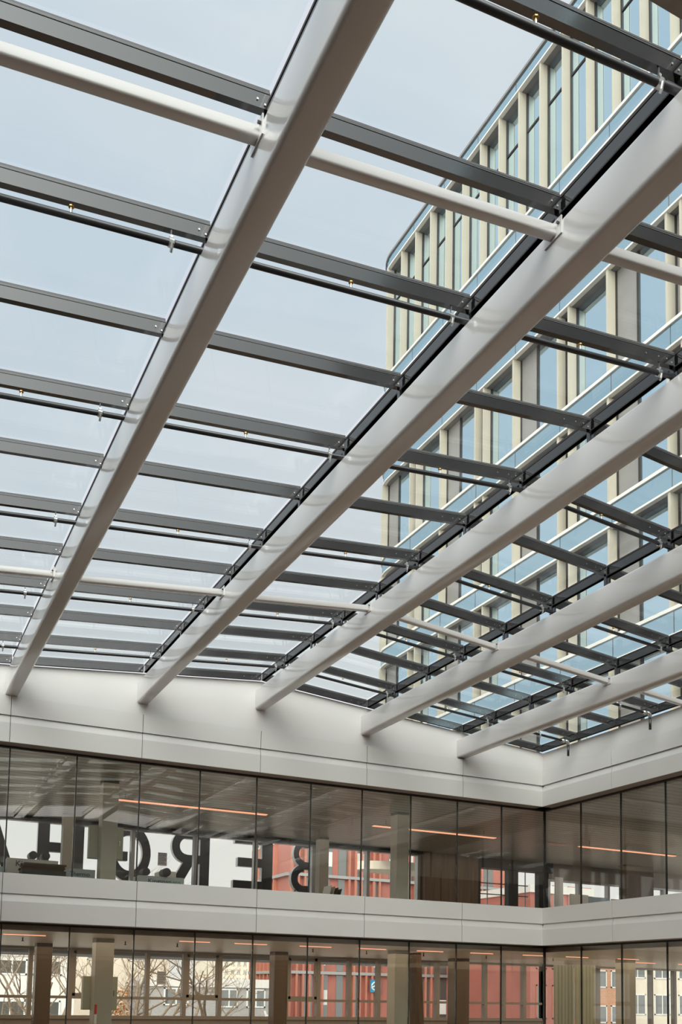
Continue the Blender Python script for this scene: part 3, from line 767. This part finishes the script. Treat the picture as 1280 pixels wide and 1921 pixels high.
# red fin building
R_ = empty('red_building', (18.4, 46, -7.2), 'tall red building with vertical fins outside, centre right', 'building')
m = MB(); m.box(-6.1, 14, 0, 7.5, 0, 18.3); m.build('wall', M['red'], R_)
for z in (3.6, 7.2, 10.8, 14.4):
    m = MB(); m.box(-6.2, 14.1, -.30, .02, z, z + .22); m.box(-6.4, -6.05, 0, 7.5, z, z + .22); m.build('floor_band', M['framel'], R_)
m = MB(); m.box(-6.2, 14.05, -.12, .02, 17.1, 18.5); m.box(-6.2, -6.05, -.1, 7.5, 17.1, 18.5); m.build('roof_edge', M['wwall'], R_)
m = MB()
for q in range(7):
    for r in range(3): m.box(-6.25, -6.18, .2 + q, .75 + q, 17.25 + r * .4, 17.45 + r * .4)
for q in range(9):
    for r in range(3): m.box(-6.0 + q * 1.6, -6.0 + q * 1.6 + .9, -.16, -.11, 17.25 + r * .4, 17.45 + r * .4)
m.build('roof_vents', M['gasket'], R_)
random.seed(3)
for fl in range(5):
    za = fl * 3.6 + .25; zb_ = za + 3.3 if fl < 4 else 17.1
    for q in range(14):
        x = -5.2 + q * 1.45
        if random.random() < .72:
            w = random.choice((.55, .75, .95)); wi = MB(); wi.box(x + .1, x + .1 + w, -.03, .02, za, zb_)
            wo = wi.build('window', M['owin'], R_)
            if random.random() < .6:
                wb = MB(); zz = za + random.uniform(.3, 1.8); wb.box(x + .12, x + .08 + w, -.045, -.03, zz, zz + 1.1); wb.build('blind', M['white'], wo)
m = MB(); fx = [-6.1 + .52 * q for q in range(38)]
k = 0
for x in fx:
    if (k // 3) % 3 != 2:
        m = MB(); m.box(x, x + .16, -.28, 0, .1, 17.1); m.build('fin', M['redfin'], R_)
    k += 1
for yy in (2.6, 3.4, 4.2, 5.0, 5.8, 6.6, 7.3):
    m = MB(); m.box(-6.35, -6.1, yy, yy + .16, .1, 17.1); m.build('fin', M['redfin'], R_)
s = empty('logo_sign', (19.35, 45.6, -.78), 'small square blue sign with white swirl on the red building', 'sign')
m = MB(); m.box(-.45, .45, 0, .06, -.46, .46); m.build('sign_panel', M['blue'], s)
m = MB()
pts = [(.34 * math.cos(a) * 1.0, -.02, .30 * math.sin(a) - .02) for a in [math.radians(20 + 300 * k / 24) for k in range(25)]]
m.tube(pts, .06, 8); m.tube([(-.3, -.02, -.1), (0., -.02, .04), (.34, -.02, .12)], .05, 8)
m.build('swirl', M['white'], s)
# curved canopy outside upper windows
m = MB(); pts = [(2.2 * math.cos(math.radians(a)), .9 * math.sin(math.radians(a))) for a in range(0, 360, 12)]
m.prism(pts, 0, .35, 'z'); tag(m.build('round_canopy', M['cwall'], loc=(5.2, 16.5, 3.9)), 'curved pale roof canopy outside the upper windows right of the letter B', 'canopy')
m = MB(); m.box(-.2, .2, -.2, .2, -11.1, 0); m.build('canopy_post', M['cwall'], bpy.data.objects['round_canopy'])
block('second_red_building', 26.5, 32, 36, 44, 6.5, M['red'], 'broad red building outside toward the courtyard corner',
      [(x, x + .9, z, z + 2.4) for x in (27, 28.4, 29.8, 31) for z in (-6.4, -2.9, .6, 4.2)], fm='redfin', par=True)
block('orange_brick_building', 32.45, 36.4, 37, 45.5, 3., M['obrick'], 'orange brick building outside behind the right lower glass',
      [(x, x + 1.5, z, z + 1.3) for x in (32.7, 34.6) for z in (-5.8, -3.2, -.6)])
block('pale_pink_building', 36.8, 64, 38, 50, 2.4, M['cwall'], 'pale building outside at the right picture edge',
      [(x, x + 1.6, z, z + 1.6) for x in (37.3, 39.8, 42.3, 44.8, 47.3, 50) for z in (-5.4, -2.6, .2)])

# bare trees
def bare_tree(x, y, h, seed, lab, lean=0., r0=.16):
    rnd = random.Random(seed); tr_ = MB(); br = MB()
    def grow(p, d, L, r, depth, target):
        pts = [p]; q = p; dd = d.copy(); n_ = 4
        for s_ in range(n_):
            dd = (dd + Vector((rnd.uniform(-.16, .16), rnd.uniform(-.16, .16), rnd.uniform(-.03, .10)))).normalized(); q = q + dd * (L / n_); pts.append(q)
        target.tube(pts, r, 6 if depth < 2 else 4, rs=[r * (1 - .45 * s_ / n_) for s_ in range(n_ + 1)])
        if depth >= 5: return
        for c in range(rnd.choice((2, 3, 3)) if depth else 4):
            f = rnd.uniform(.45, 1.) if depth else rnd.uniform(.55, 1.); idx = min(n_, max(1, int(f * n_ + .5)))
            ax = Vector((rnd.uniform(-1, 1), rnd.uniform(-1, 1), rnd.uniform(-.2, .5))).normalized()
            nd = (dd * rnd.uniform(.55, .9) + ax * rnd.uniform(.6, .95)).normalized()
            grow(pts[idx], nd, L * rnd.uniform(.55, .78), r * rnd.uniform(.42, .6), depth + 1, br)
    e = empty('bare_tree', (x, y, -7.2), lab, 'tree', 'bare trees outside')
    grow(Vector((0, 0, 0)), Vector((lean, 0, 1)).normalized(), h * .45, r0, 0, tr_)
    tr_.build('trunk', M['bark'], e); br.build('branches', M['bark'], e)
bare_tree(-5.9, 19.5, 10.5, 5, 'bare tree outside left of the round notice window, forked low')
bare_tree(-3.4, 24.5, 11., 9, 'bare tree outside right behind the paper notice, leaning right', .35, .17)
bare_tree(-9.2, 22.0, 9.5, 12, 'bare tree outside between the brown and the olive columns')
bare_tree(-7.4, 27.0, 10.5, 21, 'farther bare tree outside behind the olive cabinet column')
bare_tree(-2.0, 30.0, 9., 33, 'bare tree outside reaching over the grey brick annex')
# autumn hedge
rnd = random.Random(4)
for j, (x, y, w, h_, lab) in enumerate(((4.5, 56, 3.2, 7.2, 'rust coloured autumn shrub outside right of the paper notice'), (12.2, 66, 3.4, 7.3, 'yellowish autumn shrub outside in front of the high rise'))):
    e = empty('autumn_shrub', (x, y, -7.2), lab, 'shrub', 'autumn shrubs outside')
    m = MB()
    for q in range(2600):
        a = rnd.uniform(0, 2 * PI); rr = w * math.sqrt(rnd.random()); zz = h_ * (rnd.random() ** .6) * (1 - .45 * (rr / w) ** 2)
        c = Vector((rr * math.cos(a), rr * .6 * math.sin(a), zz)); u = Vector((rnd.uniform(-1, 1), rnd.uniform(-1, 1), rnd.uniform(-1, 1))).normalized() * .16
        v = u.orthogonal().normalized() * .10; m.add([c - u, c + v, c + u, c - v], [(0, 1, 2, 3)])
    m.build('foliage', M['leaf'], e)
    st = MB()
    for q in range(6): a = q * 1.05; st.tube([(0, 0, 0), (w * .5 * math.cos(a), w * .3 * math.sin(a), h_ * .8)], .08, 5)
    st.build('stems', M['bark'], e)

# ------------------------------------------------------------------ sky
W = bpy.data.worlds.new('overcast_sky'); S.world = W; W.use_nodes = True
nt = W.node_tree; nt.nodes.clear()
out = nt.nodes.new('ShaderNodeOutputWorld'); bg = nt.nodes.new('ShaderNodeBackground')
tc = nt.nodes.new('ShaderNodeTexCoord'); sp = nt.nodes.new('ShaderNodeSeparateXYZ')
nt.links.new(tc.outputs['Generated'], sp.inputs[0])
no = nt.nodes.new('ShaderNodeTexNoise'); no.inputs['Scale'].default_value = 2.2; no.inputs['Detail'].default_value = 5; no.inputs['Roughness'].default_value = .5
mp = nt.nodes.new('ShaderNodeMapping'); mp.inputs['Scale'].default_value = (1, 1, 1.8); mp.inputs['Location'].default_value = (.3, .7, .1)
nt.links.new(tc.outputs['Generated'], mp.inputs[0]); nt.links.new(mp.outputs[0], no.inputs['Vector'])
cr = nt.nodes.new('ShaderNodeValToRGB')
cr.color_ramp.elements[0].position = .32; cr.color_ramp.elements[0].color = (.62, .69, .78, 1)
cr.color_ramp.elements[1].position = .68; cr.color_ramp.elements[1].color = (.77, .79, .84, 1)
nt.links.new(no.outputs['Fac'], cr.inputs[0])
# paler and brighter towards the horizon
hz = nt.nodes.new('ShaderNodeMapRange'); hz.inputs['From Min'].default_value = .0; hz.inputs['From Max'].default_value = .5
hz.inputs['To Min'].default_value = 1.; hz.inputs['To Max'].default_value = 0.
nt.links.new(sp.outputs['Z'], hz.inputs['Value'])
mx = nt.nodes.new('ShaderNodeMix'); mx.data_type = 'RGBA'; mx.inputs['B'].default_value = (1.15, 1.12, 1.10, 1)
nt.links.new(hz.outputs[0], mx.inputs['Factor']); nt.links.new(cr.outputs[0], mx.inputs['A'])
# bright cloud around the veiled sun behind the photographer
dt = nt.nodes.new('ShaderNodeVectorMath'); dt.operation = 'DOT_PRODUCT'; dt.inputs[1].default_value = Vector((-.45, -.74, .50)).normalized()
nt.links.new(tc.outputs['Generated'], dt.inputs[0])
cl = nt.nodes.new('ShaderNodeMath'); cl.operation = 'MAXIMUM'; cl.inputs[1].default_value = 0
pw = nt.nodes.new('ShaderNodeMath'); pw.operation = 'POWER'; pw.inputs[1].default_value = 5
ml = nt.nodes.new('ShaderNodeMath'); ml.operation = 'MULTIPLY'; ml.inputs[1].default_value = 7.4
nt.links.new(dt.outputs['Value'], cl.inputs[0]); nt.links.new(cl.outputs[0], pw.inputs[0]); nt.links.new(pw.outputs[0], ml.inputs[0])
ad = nt.nodes.new('ShaderNodeMix'); ad.data_type = 'RGBA'; ad.blend_type = 'ADD'; ad.inputs['Factor'].default_value = 1
cm = nt.nodes.new('ShaderNodeVectorMath'); cm.operation = 'SCALE'; cm.inputs[0].default_value = (1., .97, .92)
nt.links.new(ml.outputs[0], cm.inputs['Scale']); nt.links.new(mx.outputs['Result'], ad.inputs['A']); nt.links.new(cm.outputs[0], ad.inputs['B'])
nt.links.new(ad.outputs['Result'], bg.inputs['Color']); bg.inputs['Strength'].default_value = 1.
nt.links.new(bg.outputs[0], out.inputs['Surface'])

# ------------------------------------------------------------------ broad unseen fill lights added under the ceilings to brighten both storeys
def area(name, x, y, z, sx, sy, power, col):
    l = bpy.data.lights.new(name, 'AREA'); l.shape = 'RECTANGLE'; l.size = sx; l.size_y = sy; l.energy = power; l.color = col
    o = bpy.data.objects.new(name, l); COL.objects.link(o); o.location = (x, y, z); return o
area('fill_light_lower', -2, 4.6, -.24, 24, 7, 480, (1, .80, .60))
area('fill_light_lower', 6, -7, -.24, 9, 13, 260, (1, .80, .60))
area('fill_light_upper', -2, 4.6, 3.5, 24, 7, 210, (1, .87, .74))
area('fill_light_upper', 6, -7, 3.5, 9, 13, 120, (1, .87, .74))

# ------------------------------------------------------------------ camera
cam = bpy.data.cameras.new('camera'); co = bpy.data.objects.new('camera', cam); COL.objects.link(co); S.camera = co
yaw, pitch, roll, f, ppy = 0.45036, 0.09033, 0.01861, 1844.777, 1694.064
cy_, sy_ = math.cos(yaw), math.sin(yaw)
fwd = Vector((sy_, cy_, 0)); rt = Vector((cy_, -sy_, 0)); up = Vector((0, 0, 1))
f2 = fwd * math.cos(pitch) + up * math.sin(pitch); u2 = up * math.cos(pitch) - fwd * math.sin(pitch)
r3 = rt * math.cos(roll) + u2 * math.sin(roll); u3 = u2 * math.cos(roll) - rt * math.sin(roll)
Mx = Matrix((r3, u3, -f2)).transposed().to_4x4(); Mx.translation = Vector((-15.597, -20.379, -1.282))
co.matrix_world = Mx
cam.sensor_fit = 'HORIZONTAL'; cam.sensor_width = 36; cam.lens = f / 1280 * 36
cam.shift_y = (ppy - 960.5) / 1280; cam.clip_start = .05; cam.clip_end = 600

# ------------------------------------------------------------------ view
S.view_settings.view_transform = 'Standard'; S.view_settings.look = 'None'
S.view_settings.gamma = 1; S.view_settings.use_curve_mapping = False; S.view_settings.exposure = 0
S.cycles.max_bounces = 8; S.cycles.transparent_max_bounces = 24; S.cycles.diffuse_bounces = 5; S.cycles.glossy_bounces = 5
S.cycles.caustics_reflective = False; S.cycles.caustics_refractive = False
